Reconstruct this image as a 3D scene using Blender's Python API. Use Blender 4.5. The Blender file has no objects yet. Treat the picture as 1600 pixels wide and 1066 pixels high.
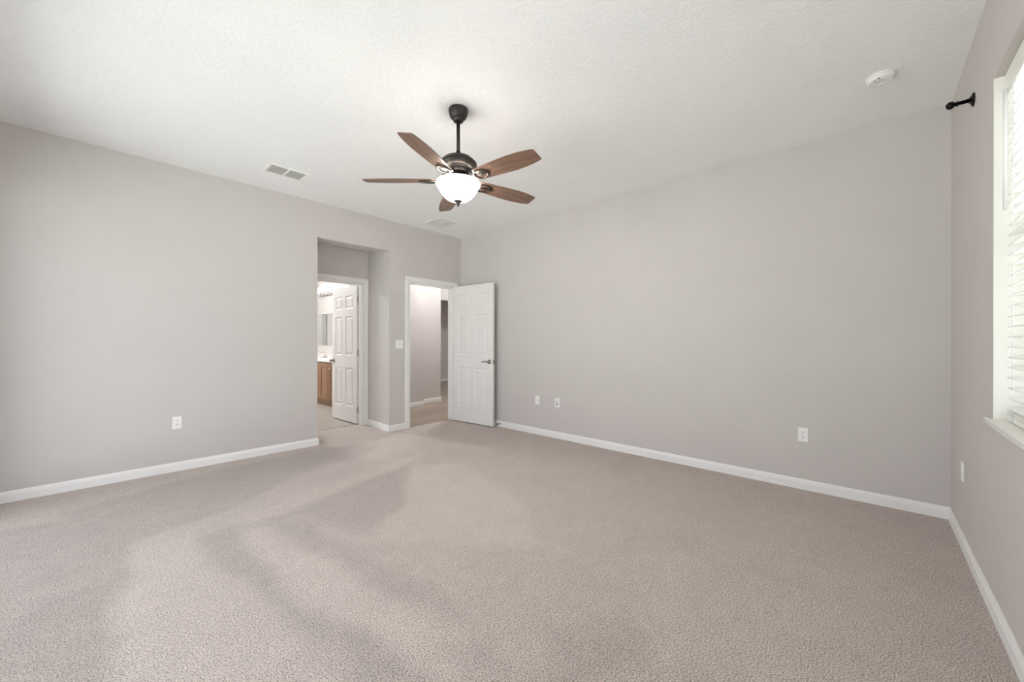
import bpy, bmesh, math, random
from mathutils import Matrix, Vector, noise as mnoise

random.seed(4)
SC = bpy.context.scene
COL = SC.collection

# ------------------------------------------------------------------ room dimensions (metres)
XR, YL, YW, XB, H = 3.975, 4.747, -0.408, -0.62, 2.836
CAM_H, YAW = 1.205, 0.743

# ------------------------------------------------------------------ camera
cam = bpy.data.cameras.new('camera')
cam.lens = 36.0 * 608.5 / 1600.0
cam.sensor_width = 36.0
cam.shift_y = 0.001
cam.clip_start = 0.02
cam_ob = bpy.data.objects.new('camera', cam)
COL.objects.link(cam_ob)
cam_ob.matrix_world = (Matrix.Translation((0, 0, CAM_H)) @ Matrix.Rotation(YAW - math.pi / 2, 4, 'Z')
                       @ Matrix.Rotation(math.pi / 2, 4, 'X') @ Matrix.Rotation(0.0016, 4, 'Z'))
SC.camera = cam_ob

# ------------------------------------------------------------------ daylight, exposure
world = bpy.data.worlds.new('overcast_sky')
SC.world = world
world.use_nodes = True
bg = world.node_tree.nodes['Background']
bg.inputs['Color'].default_value = (0.925, 0.965, 1.06, 1)
bg.inputs['Strength'].default_value = 1.5
SC.view_settings.view_transform = 'Standard'
SC.view_settings.look = 'None'
SC.view_settings.gamma = 1.0
SC.view_settings.use_curve_mapping = False
SC.view_settings.exposure = 0.98
SC.cycles.max_bounces = 14
SC.cycles.diffuse_bounces = 8
SC.cycles.sample_clamp_indirect = 6.0


def area_lamp(name, loc, rot, sx, sy, power, color=(1, 1, 1), portal=False):
    l = bpy.data.lights.new(name, 'AREA')
    l.shape = 'RECTANGLE'
    l.size, l.size_y = sx, sy
    l.energy = power
    l.color = color
    if portal:
        l.cycles.is_portal = True
    o = bpy.data.objects.new(name, l)
    COL.objects.link(o)
    o.location = loc
    o.rotation_euler = rot
    return o


sun = bpy.data.lights.new('sun', 'SUN')
sun.energy = 50.0
sun.angle = math.radians(3)
sun_ob = bpy.data.objects.new('sun', sun)
COL.objects.link(sun_ob)
sun_ob.rotation_euler = (math.radians(-22), math.radians(28), 0)     # high, from beyond the house: it lights the patio, not the room

# window openings: (start, end, sill, head)
WIN = (0.55, 2.75, 0.863, 2.388)          # on the right-hand window wall, along X
SLD = (0.15, 4.35, 0.06, 2.30)            # unseen glazed opening added for daylight behind the camera, along Y
area_lamp('portal_window', ((WIN[0] + WIN[1]) / 2, YW - 0.215, (WIN[2] + WIN[3]) / 2), (math.pi / 2, 0, 0),
          WIN[1] - WIN[0], WIN[3] - WIN[2], 1, portal=True)
area_lamp('portal_rear', (XB - 0.13, (SLD[0] + SLD[1]) / 2, (SLD[2] + SLD[3]) / 2), (math.pi / 2, 0, -math.pi / 2),
          SLD[1] - SLD[0], SLD[3] - SLD[2], 1, portal=True)


# ------------------------------------------------------------------ materials
def srgb(r, g, b):
    def f(c):
        c /= 255.0
        return c / 12.92 if c <= 0.04045 else ((c + 0.055) / 1.055) ** 2.4
    return (f(r), f(g), f(b), 1)


def mat(name, color, rough=0.5, metal=0.0, bump=None, spec=0.5):
    """bump = (scale, strength, distance, kind)"""
    m = bpy.data.materials.new(name)
    m.use_nodes = True
    nt = m.node_tree
    p = nt.nodes['Principled BSDF']
    p.inputs['Base Color'].default_value = color
    p.inputs['Roughness'].default_value = rough
    p.inputs['Metallic'].default_value = metal
    p.inputs['Specular IOR Level'].default_value = spec
    tc = nt.nodes.new('ShaderNodeTexCoord')
    # a faint tonal variation so that no surface is perfectly flat
    n0 = nt.nodes.new('ShaderNodeTexNoise')
    n0.inputs['Scale'].default_value = 3.0
    nt.links.new(tc.outputs['Object'], n0.inputs['Vector'])
    hs = nt.nodes.new('ShaderNodeHueSaturation')
    hs.inputs['Color'].default_value = color
    mr = nt.nodes.new('ShaderNodeMapRange')
    mr.inputs['To Min'].default_value = 0.975
    mr.inputs['To Max'].default_value = 1.025
    nt.links.new(n0.outputs['Fac'], mr.inputs['Value'])
    nt.links.new(mr.outputs['Result'], hs.inputs['Value'])
    nt.links.new(hs.outputs['Color'], p.inputs['Base Color'])
    if bump:
        n = nt.nodes.new('ShaderNodeTexNoise')
        n.inputs['Scale'].default_value = bump[0]
        n.inputs['Detail'].default_value = 3.0
        nt.links.new(tc.outputs['Object'], n.inputs['Vector'])
        src = n.outputs['Fac']
        if len(bump) > 3:                      # knocked-down plaster: flattened blobs
            r = nt.nodes.new('ShaderNodeValToRGB')
            r.color_ramp.elements[0].position = 0.42
            r.color_ramp.elements[1].position = 0.60
            nt.links.new(src, r.inputs['Fac'])
            src = r.outputs['Color']
        b = nt.nodes.new('ShaderNodeBump')
        b.inputs['Strength'].default_value = bump[1]
        b.inputs['Distance'].default_value = bump[2]
        nt.links.new(src, b.inputs['Height'])
        nt.links.new(b.outputs['Normal'], p.inputs['Normal'])
    return m


def wood(name, c1, c2, scale, stretch, rough=0.45):
    m = bpy.data.materials.new(name)
    m.use_nodes = True
    nt = m.node_tree
    p = nt.nodes['Principled BSDF']
    p.inputs['Roughness'].default_value = rough
    tc = nt.nodes.new('ShaderNodeTexCoord')
    mp = nt.nodes.new('ShaderNodeMapping')
    mp.inputs['Scale'].default_value = stretch
    n = nt.nodes.new('ShaderNodeTexNoise')
    n.inputs['Scale'].default_value = scale
    n.inputs['Detail'].default_value = 6
    n.inputs['Roughness'].default_value = 0.6
    r = nt.nodes.new('ShaderNodeValToRGB')
    r.color_ramp.elements[0].position = 0.3
    r.color_ramp.elements[0].color = c1
    r.color_ramp.elements[1].position = 0.68
    r.color_ramp.elements[1].color = c2
    nt.links.new(tc.outputs['Object'], mp.inputs['Vector'])
    nt.links.new(mp.outputs['Vector'], n.inputs['Vector'])
    nt.links.new(n.outputs['Fac'], r.inputs['Fac'])
    nt.links.new(r.outputs['Color'], p.inputs['Base Color'])
    return m


def emit(name, color, strength):
    m = bpy.data.materials.new(name)
    m.use_nodes = True
    nt = m.node_tree
    p = nt.nodes['Principled BSDF']
    p.inputs['Base Color'].default_value = (0.9, 0.88, 0.84, 1)
    p.inputs['Roughness'].default_value = 0.35
    p.inputs['Emission Color'].default_value = color
    p.inputs['Emission Strength'].default_value = strength
    return m


def glass_mat(name, tint):
    m = bpy.data.materials.new(name)
    m.use_nodes = True
    nt = m.node_tree
    nt.nodes.remove(nt.nodes['Principled BSDF'])
    t = nt.nodes.new('ShaderNodeBsdfTransparent')
    t.inputs['Color'].default_value = (tint * 0.98, tint, tint * 0.99, 1)
    g = nt.nodes.new('ShaderNodeBsdfGlossy')
    g.inputs['Roughness'].default_value = 0.02
    lw = nt.nodes.new('ShaderNodeFresnel')
    lw.inputs['IOR'].default_value = 1.3
    mx = nt.nodes.new('ShaderNodeMixShader')
    nt.links.new(lw.outputs['Fac'], mx.inputs['Fac'])
    nt.links.new(t.outputs['BSDF'], mx.inputs[1])
    nt.links.new(g.outputs['BSDF'], mx.inputs[2])
    nt.links.new(mx.outputs['Shader'], nt.nodes['Material Output'].inputs['Surface'])
    return m


def carpet_mat():
    m = bpy.data.materials.new('carpet')
    m.use_nodes = True
    nt = m.node_tree
    N, L = nt.nodes.new, nt.links.new
    p = nt.nodes['Principled BSDF']
    p.inputs['Roughness'].default_value = 1.0
    p.inputs['Specular IOR Level'].default_value = 0.05
    p.inputs['Sheen Weight'].default_value = 0.15
    p.inputs['Sheen Roughness'].default_value = 0.6
    tc = N('ShaderNodeTexCoord')

    def noise(scale, detail, rough=0.5):
        n = N('ShaderNodeTexNoise')
        n.inputs['Scale'].default_value = scale
        n.inputs['Detail'].default_value = detail
        n.inputs['Roughness'].default_value = rough
        L(tc.outputs['Object'], n.inputs['Vector'])
        return n.outputs['Fac']
    fine = noise(170, 5, 0.82)
    mid = noise(34, 2)
    big = noise(3.2, 3, 0.6)
    ramp = N('ShaderNodeValToRGB')                 # flecked yarn
    e = ramp.color_ramp.elements
    e[0].position = 0.41
    e[0].color = srgb(96, 87, 81)
    e[1].position = 0.62
    e[1].color = srgb(228, 216, 208)
    k = ramp.color_ramp.elements.new(0.49)
    k.color = srgb(190, 178, 171)
    L(fine, ramp.inputs['Fac'])
    at = N('ShaderNodeAttribute')                  # which way the vacuum has brushed the pile, plus painted shade
    at.attribute_name = 'pile_and_shade'

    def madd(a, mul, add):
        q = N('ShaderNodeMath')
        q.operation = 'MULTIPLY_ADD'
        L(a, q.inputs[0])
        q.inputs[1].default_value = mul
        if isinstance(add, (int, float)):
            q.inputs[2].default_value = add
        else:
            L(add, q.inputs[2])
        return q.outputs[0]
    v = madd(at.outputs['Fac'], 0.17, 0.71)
    v = madd(big, 0.20, v)
    v = madd(mid, 0.20, v)
    v = madd(noise(11, 4, 0.65), 0.26, v)
    hs = N('ShaderNodeHueSaturation')
    L(ramp.outputs['Color'], hs.inputs['Color'])
    L(v, hs.inputs['Value'])
    L(hs.outputs['Color'], p.inputs['Base Color'])
    b = N('ShaderNodeBump')
    b.inputs['Strength'].default_value = 0.55
    b.inputs['Distance'].default_value = 0.006
    L(fine, b.inputs['Height'])
    L(b.outputs['Normal'], p.inputs['Normal'])
    return m


def plank_mat(name, c1, c2, pw, ph, mortar, rough, joint):
    m = bpy.data.materials.new(name)
    m.use_nodes = True
    nt = m.node_tree
    p = nt.nodes['Principled BSDF']
    p.inputs['Roughness'].default_value = rough
    tc = nt.nodes.new('ShaderNodeTexCoord')
    br = nt.nodes.new('ShaderNodeTexBrick')
    br.inputs['Color1'].default_value = c1
    br.inputs['Color2'].default_value = c2
    br.inputs['Mortar'].default_value = joint
    br.inputs['Scale'].default_value = 1.0
    br.inputs['Brick Width'].default_value = pw
    br.inputs['Row Height'].default_value = ph
    br.inputs['Mortar Size'].default_value = mortar
    n = nt.nodes.new('ShaderNodeTexNoise')
    n.inputs['Scale'].default_value = 12
    n.inputs['Detail'].default_value = 5
    mx = nt.nodes.new('ShaderNodeMix')
    mx.data_type = 'RGBA'
    mx.blend_type = 'MULTIPLY'
    mx.inputs['Factor'].default_value = 0.35
    nt.links.new(tc.outputs['Object'], br.inputs['Vector'])
    nt.links.new(tc.outputs['Object'], n.inputs['Vector'])
    nt.links.new(br.outputs['Color'], mx.inputs[6])
    nt.links.new(n.outputs['Fac'], mx.inputs[7])
    nt.links.new(mx.outputs[2], p.inputs['Base Color'])
    return m


M = {}
M['wall'] = mat('wall_paint', srgb(204, 199, 196), 0.75, bump=(55, 0.25, 0.004))
M['ceil'] = mat('ceiling_plaster', srgb(245, 245, 246), 0.85, bump=(46, 0.30, 0.004, 'kd'))
M['trim'] = mat('white_trim_paint', srgb(238, 237, 235), 0.4)
M['door'] = mat('white_door_paint', srgb(232, 230, 228), 0.55)
M['jamb'] = mat('window_return_paint', srgb(240, 239, 232), 0.6)
M['sill'] = mat('white_marble_sill', srgb(232, 231, 226), 0.25)
M['bronze'] = mat('dark_bronze_metal', srgb(62, 58, 56), 0.42, 0.75)
M['black'] = mat('black_gloss_metal', srgb(22, 20, 18), 0.16, 0.6)
M['nickel'] = mat('brushed_nickel', srgb(150, 148, 145), 0.3, 1.0)
M['hinge'] = mat('satin_hinge_metal', srgb(186, 184, 181), 0.5, 0.5)
M['chrome'] = mat('chrome', srgb(215, 215, 215), 0.12, 1.0)
M['plastic'] = mat('white_plastic', srgb(240, 239, 236), 0.35)
M['slot'] = mat('dark_slot', srgb(52, 50, 48), 0.6)
M['rubber'] = mat('black_rubber', srgb(35, 34, 34), 0.7)
M['vent'] = mat('white_vent_enamel', srgb(244, 244, 242), 0.5)
M['grille_shade'] = mat('shaded_grille_enamel', srgb(226, 225, 222), 0.5)  # white enamel darkened to stand in for shade on the recessed louvers
M['vent_grey'] = mat('grey_vent_damper', srgb(180, 180, 178), 0.55)
M['duct'] = mat('duct_interior', srgb(125, 124, 122), 0.8)
M['slat'] = mat('white_blind_slat', srgb(243, 243, 238), 0.45)
M['cord'] = mat('white_cord', srgb(244, 244, 242), 0.6)
M['vinyl'] = mat('white_vinyl', srgb(238, 240, 240), 0.35)
M['glass'] = glass_mat('window_glass', 0.95)
M['dim_glass'] = glass_mat('dimmed_window_glass', 0.62)  # pane tint darkened to dim daylight through the blind-covered window
M['carpet'] = carpet_mat()
M['walnut'] = wood('walnut_blade', srgb(86, 63, 51), srgb(142, 111, 93), 9, (0.6, 9, 9), 0.4)
M['oak'] = wood('oak_cabinet', srgb(112, 80, 57), srgb(160, 121, 90), 7, (5, 5, 0.5), 0.4)
M['tile'] = plank_mat('bathroom_tile', srgb(178, 171, 163), srgb(170, 163, 155), 0.46, 0.46, 0.004, 0.35, srgb(152, 146, 139))
M['plank'] = plank_mat('wood_look_plank', srgb(178, 163, 148), srgb(162, 147, 132), 1.2, 0.18, 0.002, 0.35, srgb(120, 108, 98))
M['counter'] = mat('speckled_counter', srgb(226, 221, 216), 0.2)
M['mirror'] = mat('mirror_silver', srgb(225, 228, 228), 0.02, 1.0)
M['bowl'] = emit('lit_frosted_glass', (1.0, 0.91, 0.80, 1), 19.0)
M['globe'] = emit('lit_globe_glass', (1.0, 0.97, 0.94, 1), 2.6)
M['bath_fill'] = emit('bath_fill_glow', (0.97, 1.0, 1.0, 1), 175.0)  # glow of the added bathroom fill light
M['hall_fill'] = emit('hall_fill_glow', (1.0, 0.99, 0.98, 1), 62.0)  # glow of the added hallway fill lights
M['patio'] = mat('bounce_concrete', srgb(172, 172, 172), 0.9)  # grey of the unseen patio added to bounce sunlight
M['grass'] = mat('lawn', srgb(112, 115, 112), 0.95)


# ------------------------------------------------------------------ mesh helpers
class MB:
    def __init__(self):
        self.bm = bmesh.new()
        self.mi = 0

    def _f(self, vs):
        try:
            f = self.bm.faces.new(vs)
            f.material_index = self.mi
            return f
        except ValueError:
            return None

    def box(self, x0, y0, z0, x1, y1, z1, bev=0.0):
        b = self.bm
        if bev <= 0:
            v = [b.verts.new((x, y, z)) for x in (x0, x1) for y in (y0, y1) for z in (z0, z1)]
            for q in ((0, 1, 3, 2), (4, 6, 7, 5), (0, 4, 5, 1), (2, 3, 7, 6), (0, 2, 6, 4), (1, 5, 7, 3)):
                self._f([v[i] for i in q])
        else:
            t = bmesh.new()
            c = ((x0 + x1) / 2, (y0 + y1) / 2, (z0 + z1) / 2)
            bmesh.ops.create_cube(t, size=1, matrix=Matrix.Translation(c) @ Matrix.Diagonal((x1 - x0, y1 - y0, z1 - z0, 1)))
            bmesh.ops.bevel(t, geom=list(t.edges), offset=bev, segments=2, affect='EDGES', profile=0.5)
            self.merge(t)
        return self

    def merge(self, t, mtx=None):
        mp = {}
        for v in t.verts:
            co = mtx @ v.co if mtx else v.co
            mp[v] = self.bm.verts.new(co)
        for f in t.faces:
            nf = self._f([mp[v] for v in f.verts])
            if nf:
                nf.smooth = f.smooth
        t.free()
        return self

    def lathe(self, prof, seg=40, mtx=None, axis_close=True):
        """prof: (r, z) pairs; closed on the axis where r == 0"""
        t = bmesh.new()
        rings = []
        for r, z in prof:
            if r <= 1e-6:
                rings.append([t.verts.new((0, 0, z))])
            else:
                rings.append([t.verts.new((r * math.cos(2 * math.pi * i / seg), r * math.sin(2 * math.pi * i / seg), z)) for i in range(seg)])
        for a, b in zip(rings, rings[1:]):
            for i in range(seg):
                j = (i + 1) % seg
                if len(a) == 1 and len(b) == 1:
                    continue
                if len(a) == 1:
                    vs = [a[0], b[j], b[i]]
                elif len(b) == 1:
                    vs = [a[i], a[j], b[0]]
                else:
                    vs = [a[i], a[j], b[j], b[i]]
                f = t.faces.new(vs)
                f.smooth = True
        bmesh.ops.recalc_face_normals(t, faces=t.faces)
        return self.merge(t, mtx)

    def tube(self, pts, r, seg=10, closed=False, flat=1.0):
        """round bar along pts; r a number or one per point; flat squashes it in z"""
        t = bmesh.new()
        pts = [Vector(p) for p in pts]
        n = len(pts)
        rings = []
        for i, p in enumerate(pts):
            if closed:
                d = pts[(i + 1) % n] - pts[i - 1]
            else:
                d = pts[min(i + 1, n - 1)] - pts[max(i - 1, 0)]
            d.normalize()
            up = Vector((0, 0, 1)) if abs(d.z) < 0.95 else Vector((1, 0, 0))
            s = d.cross(up).normalized()
            u = s.cross(d).normalized()
            rr = r[i] if isinstance(r, (list, tuple)) else r
            rings.append([t.verts.new(p + s * math.cos(2 * math.pi * k / seg) * rr + u * math.sin(2 * math.pi * k / seg) * rr * flat) for k in range(seg)])
        rng = range(n) if closed else range(n - 1)
        for i in rng:
            a, b = rings[i], rings[(i + 1) % n]
            for k in range(seg):
                f = t.faces.new([a[k], a[(k + 1) % seg], b[(k + 1) % seg], b[k]])
                f.smooth = True
        if not closed:
            t.faces.new(rings[0][::-1])
            t.faces.new(rings[-1])
        bmesh.ops.recalc_face_normals(t, faces=t.faces)
        return self.merge(t)

    def plate(self, outline, z0, z1, mtx=None):
        """extrude a 2D outline (x, y) between z0 and z1"""
        t = bmesh.new()
        a = [t.verts.new((x, y, z0)) for x, y in outline]
        b = [t.verts.new((x, y, z1)) for x, y in outline]
        t.faces.new(a[::-1])
        t.faces.new(b)
        n = len(a)
        for i in range(n):
            t.faces.new([a[i], a[(i + 1) % n], b[(i + 1) % n], b[i]])
        bmesh.ops.recalc_face_normals(t, faces=t.faces)
        return self.merge(t, mtx)

    def build(self, name, mats, parent=None, loc=(0, 0, 0), rotz=0.0, kind=None):
        me = bpy.data.meshes.new(name)
        self.bm.normal_update()
        self.bm.to_mesh(me)
        self.bm.free()
        if not isinstance(mats, (list, tuple)):
            mats = [mats]
        for m in mats:
            me.materials.append(m)
        o = bpy.data.objects.new(name, me)
        COL.objects.link(o)
        o.location = loc
        o.rotation_euler = (0, 0, rotz)
        if parent:
            o.parent = parent
        if kind:
            o['kind'] = kind
        return o


def tag(o, label, cat, group=None, kind=None):
    o['label'] = label
    o['category'] = cat
    if group:
        o['group'] = group
    if kind:
        o['kind'] = kind
    return o


def thing(name, label, cat, loc=(0, 0, 0), rotz=0.0, group=None, kind=None, rot=None):
    o = bpy.data.objects.new(name, None)
    o.empty_display_size = 0.05
    COL.objects.link(o)
    o.location = loc
    o.rotation_euler = rot if rot else (0, 0, rotz)
    return tag(o, label, cat, group, kind)


def dup(o, loc, rot, label):
    """copy a thing with its parts and sub-parts"""
    r = o.copy()
    COL.objects.link(r)
    r.location = loc
    r.rotation_euler = rot
    r['label'] = label

    def rec(src, dst):
        for ch in list(src.children):
            c = ch.copy()
            COL.objects.link(c)
            c.parent = dst
            rec(ch, c)
    rec(o, r)
    return r


def grid_wall(name, m, us, vs, t0, t1, holes, axis, label, cat='wall'):
    """wall slab from cells us x vs (vs = z), thickness t0..t1 along the other axis; holes = set of (i, j)"""
    mb = MB()
    nu, nv = len(us) - 1, len(vs) - 1
    cache = {}

    def V(u, t, z):
        k = (round(u, 5), round(t, 5), round(z, 5))
        if k not in cache:
            cache[k] = mb.bm.verts.new((u, t, z) if axis == 'x' else (t, u, z))
        return cache[k]
    solid = lambda i, j: 0 <= i < nu and 0 <= j < nv and (i, j) not in holes
    for i in range(nu):
        for j in range(nv):
            if not solid(i, j):
                continue
            a, b, c, d = us[i], us[i + 1], vs[j], vs[j + 1]
            mb._f([V(a, t0, c), V(b, t0, c), V(b, t0, d), V(a, t0, d)])
            mb._f([V(a, t1, c), V(a, t1, d), V(b, t1, d), V(b, t1, c)])
            if not solid(i - 1, j):
                mb._f([V(a, t0, c), V(a, t0, d), V(a, t1, d), V(a, t1, c)])
            if not solid(i + 1, j):
                mb._f([V(b, t0, c), V(b, t1, c), V(b, t1, d), V(b, t0, d)])
            if not solid(i, j - 1):
                mb._f([V(a, t0, c), V(a, t1, c), V(b, t1, c), V(b, t0, c)])
            if not solid(i, j + 1):
                mb._f([V(a, t0, d), V(b, t0, d), V(b, t1, d), V(a, t1, d)])
    bmesh.ops.recalc_face_normals(mb.bm, faces=mb.bm.faces)
    o = mb.build(name, m)
    return tag(o, label, cat, kind='structure')


def solid(name, m, boxes, label, cat, kind='structure'):
    mb = MB()
    for b in boxes:
        mb.box(*b)
    return tag(mb.build(name, m), label, cat, kind=kind)


# ------------------------------------------------------------------ walls, ceiling, floors
OP = (1.811, 2.732, 2.425)      # square opening to the bathroom passage
EN = (3.037, 3.835, 2.055)      # entry door opening
AT = 0.185                      # thickness of the opening's jambs
grid_wall('wall_left', M['wall'], [XB, OP[0], OP[1], EN[0], EN[1], XR], [0, EN[2], OP[2], H], YL, YL + 0.12,
          {(1, 0), (1, 1), (3, 0)}, 'x', 'greige wall holding the open passage and the entry door')
solid('trim_1', M['wall'], [(OP[0] - 0.10, YL + 0.121, 0, OP[0], YL + AT, OP[2]), (OP[1], YL + 0.121, 0, OP[1] + 0.10, YL + AT, OP[2]),
                            (OP[0] - 0.10, YL + 0.121, OP[2], OP[1] + 0.10, YL + AT, OP[2] + 0.12)],
      'painted drywall return deepening the square passage opening', 'trim')
grid_wall('wall_back', M['wall'], [YW - 0.2, YL + 0.12], [0, H], XR, XR + 0.12, set(), 'y',
          'long plain greige wall beyond the ceiling fan')
grid_wall('wall_right', M['wall'], [XB, WIN[0], WIN[1], XR], [0, WIN[2] - 0.021, WIN[3], H], YW - 0.2, YW, {(1, 1)}, 'x',
          'narrow greige wall with the blind-covered window')
grid_wall('wall_rear', M['wall'], [YW - 0.2, SLD[0], SLD[1], YL + 0.12], [0, SLD[2], SLD[3], H], XB - 0.12, XB, {(1, 1)}, 'y',
          'wall behind the viewpoint with an added wide glazed opening')
solid('ceiling', M['ceil'], [(XB - 0.12, YW - 0.2, H, XR + 0.12, YL + 0.12, H + 0.1)],
      'white knockdown textured ceiling above the carpeted room', 'ceiling')

# carpet: one fine grid that carries the brushed pile direction, with shade painted in at far left
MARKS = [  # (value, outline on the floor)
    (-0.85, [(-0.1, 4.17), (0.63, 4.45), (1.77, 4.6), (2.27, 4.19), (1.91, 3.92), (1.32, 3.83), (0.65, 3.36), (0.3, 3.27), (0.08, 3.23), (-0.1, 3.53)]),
    (-1.0, [(-0.7, 4.06), (-0.08, 4.01), (0.16, 3.17), (0.1, 2.62), (0.08, 1.95), (-0.7, 2.26)]),  # brushed pile, darkened further to offset strong light from the rear glazing
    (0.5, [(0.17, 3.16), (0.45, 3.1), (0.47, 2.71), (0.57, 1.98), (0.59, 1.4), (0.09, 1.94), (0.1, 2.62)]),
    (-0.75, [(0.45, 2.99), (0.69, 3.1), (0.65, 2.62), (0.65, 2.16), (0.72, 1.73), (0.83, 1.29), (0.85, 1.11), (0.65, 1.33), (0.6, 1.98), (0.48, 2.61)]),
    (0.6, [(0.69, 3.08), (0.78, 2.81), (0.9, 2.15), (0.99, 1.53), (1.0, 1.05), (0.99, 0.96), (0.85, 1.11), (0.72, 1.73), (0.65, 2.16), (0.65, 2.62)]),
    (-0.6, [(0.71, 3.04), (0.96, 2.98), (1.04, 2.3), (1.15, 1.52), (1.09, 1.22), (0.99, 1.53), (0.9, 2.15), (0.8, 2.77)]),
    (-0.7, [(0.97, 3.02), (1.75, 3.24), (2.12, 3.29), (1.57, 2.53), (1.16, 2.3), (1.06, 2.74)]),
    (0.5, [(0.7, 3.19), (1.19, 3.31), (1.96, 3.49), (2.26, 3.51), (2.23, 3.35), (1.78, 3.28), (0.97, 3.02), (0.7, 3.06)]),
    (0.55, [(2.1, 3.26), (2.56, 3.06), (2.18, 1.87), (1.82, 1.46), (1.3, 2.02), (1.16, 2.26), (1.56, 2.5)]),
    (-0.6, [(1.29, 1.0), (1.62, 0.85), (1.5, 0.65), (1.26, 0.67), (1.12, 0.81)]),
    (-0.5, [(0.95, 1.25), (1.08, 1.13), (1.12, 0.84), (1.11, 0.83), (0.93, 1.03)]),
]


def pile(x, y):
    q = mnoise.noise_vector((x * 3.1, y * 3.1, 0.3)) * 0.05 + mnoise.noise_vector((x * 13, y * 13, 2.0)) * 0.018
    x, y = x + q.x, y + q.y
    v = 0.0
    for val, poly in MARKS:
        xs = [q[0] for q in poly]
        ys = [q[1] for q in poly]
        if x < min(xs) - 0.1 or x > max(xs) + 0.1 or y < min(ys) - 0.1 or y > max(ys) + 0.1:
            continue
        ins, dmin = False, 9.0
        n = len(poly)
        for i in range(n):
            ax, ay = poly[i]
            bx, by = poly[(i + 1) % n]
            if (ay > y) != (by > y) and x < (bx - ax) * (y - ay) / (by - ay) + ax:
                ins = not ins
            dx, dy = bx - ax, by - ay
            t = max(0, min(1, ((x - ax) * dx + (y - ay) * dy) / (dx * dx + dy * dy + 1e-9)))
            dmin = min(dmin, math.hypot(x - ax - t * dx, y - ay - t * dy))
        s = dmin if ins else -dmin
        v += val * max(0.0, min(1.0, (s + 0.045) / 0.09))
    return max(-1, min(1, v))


mb = MB()
lay = None
vals = []


def carpet_patch(x0, y0, x1, y1, step):
    nx, ny = max(1, round((x1 - x0) / step)), max(1, round((y1 - y0) / step))
    g = []
    for i in range(nx + 1):
        row = []
        for j in range(ny + 1):
            x, y = x0 + (x1 - x0) * i / nx, y0 + (y1 - y0) * j / ny
            row.append(mb.bm.verts.new((x, y, 0)))
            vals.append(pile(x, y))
        g.append(row)
    for i in range(nx):
        for j in range(ny):
            mb._f([g[i][j], g[i + 1][j], g[i + 1][j + 1], g[i][j + 1]])


carpet_patch(XB, YW, XR, YL, 0.025)
carpet_patch(1.70, YL, 2.80, 5.50, 0.05)
carpet_patch(EN[0], YL, EN[1], YL + 0.03, 0.2)
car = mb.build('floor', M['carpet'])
at = car.data.attributes.new('pile_and_shade', 'FLOAT', 'POINT')
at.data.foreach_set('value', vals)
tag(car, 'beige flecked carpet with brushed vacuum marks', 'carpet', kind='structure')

# baseboards: moulded profile run along each wall
BB = [(0, 0), (0.013, 0), (0.013, 0.056), (0.0105, 0.060), (0.0105, 0.066), (0.006, 0.076), (0.0035, 0.083), (0, 0.083)]


def base_run(name, p0, p1, nrm, label, m0=0, m1=0, z=0.0):
    """profile from p0 to p1, thickness towards nrm; m0/m1 mitre at each end (+1 inside, -1 outside corner)"""
    mb = MB()
    d = (Vector(p1) - Vector(p0)).normalized()
    A, B = [], []
    for t, h in BB:
        a = Vector(p0) + Vector(nrm) * t + d * (t * m0)
        b = Vector(p1) + Vector(nrm) * t - d * (t * m1)
        A.append(mb.bm.verts.new((a.x, a.y, z + h)))
        B.append(mb.bm.verts.new((b.x, b.y, z + h)))
    n = len(A)
    for i in range(n):
        mb._f([A[i], A[(i + 1) % n], B[(i + 1) % n], B[i]])
    mb._f(A[::-1])
    mb._f(B)
    bmesh.ops.recalc_face_normals(mb.bm, faces=mb.bm.faces)
    return tag(mb.build(name, M['trim']), label, 'baseboard', kind='structure')


base_run('baseboard_left', (XB, YL), (OP[0], YL), (0, -1), 'white baseboard under the wall left of the passage', 0, -1)
base_run('baseboard_left_return', (OP[1], YL), (2.980, YL), (0, -1), 'short white baseboard between passage and entry door', -1, 0)
base_run('baseboard_back', (XR, YW), (XR, YL), (-1, 0), 'long white baseboard along the plain wall', 1, 0)
base_run('baseboard_right', (XB, YW), (XR, YW), (0, 1), 'white baseboard below the window wall', 0, 1)
base_run('baseboard_jamb', (OP[1], YL), (OP[1], YL + AT), (-1, 0), 'white baseboard wrapping the right jamb of the passage', -1, -1)
base_run('baseboard_jamb_left', (OP[0], YL), (OP[0], YL + AT), (1, 0), 'white baseboard wrapping the left jamb of the passage', -1, -1)

# ------------------------------------------------------------------ passage, bathroom and hallway shells
AY = 5.36                        # wall with the bathroom door
BD = (1.921, 2.683, 2.045)       # bathroom door opening
grid_wall('wall_passage', M['wall'], [0.75, BD[0], BD[1], 2.85], [0, BD[2], H], AY, AY + 0.12, {(1, 0)}, 'x',
          'greige end wall of the passage around the bathroom door')
solid('wall_passage_right', M['wall'], [(2.75, YL + AT + 0.002, 0, 2.85, AY - 0.002, H)],
      'shaded side wall of the passage right of the bathroom door', 'wall')
solid('wall_passage_left', M['wall'], [(1.69, YL + AT + 0.002, 0, 1.79, AY - 0.002, H)],
      'side wall of the passage left of the bathroom door', 'wall')
solid('ceiling_passage', M['ceil'], [(1.79, YL + 0.19, 2.52, 2.75, AY, 2.58)], 'low ceiling inside the passage', 'ceiling')
base_run('baseboard_passage', (2.75, YL + AT), (2.75, AY), (-1, 0), 'white baseboard on the passage side wall', 0, 0)


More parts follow.
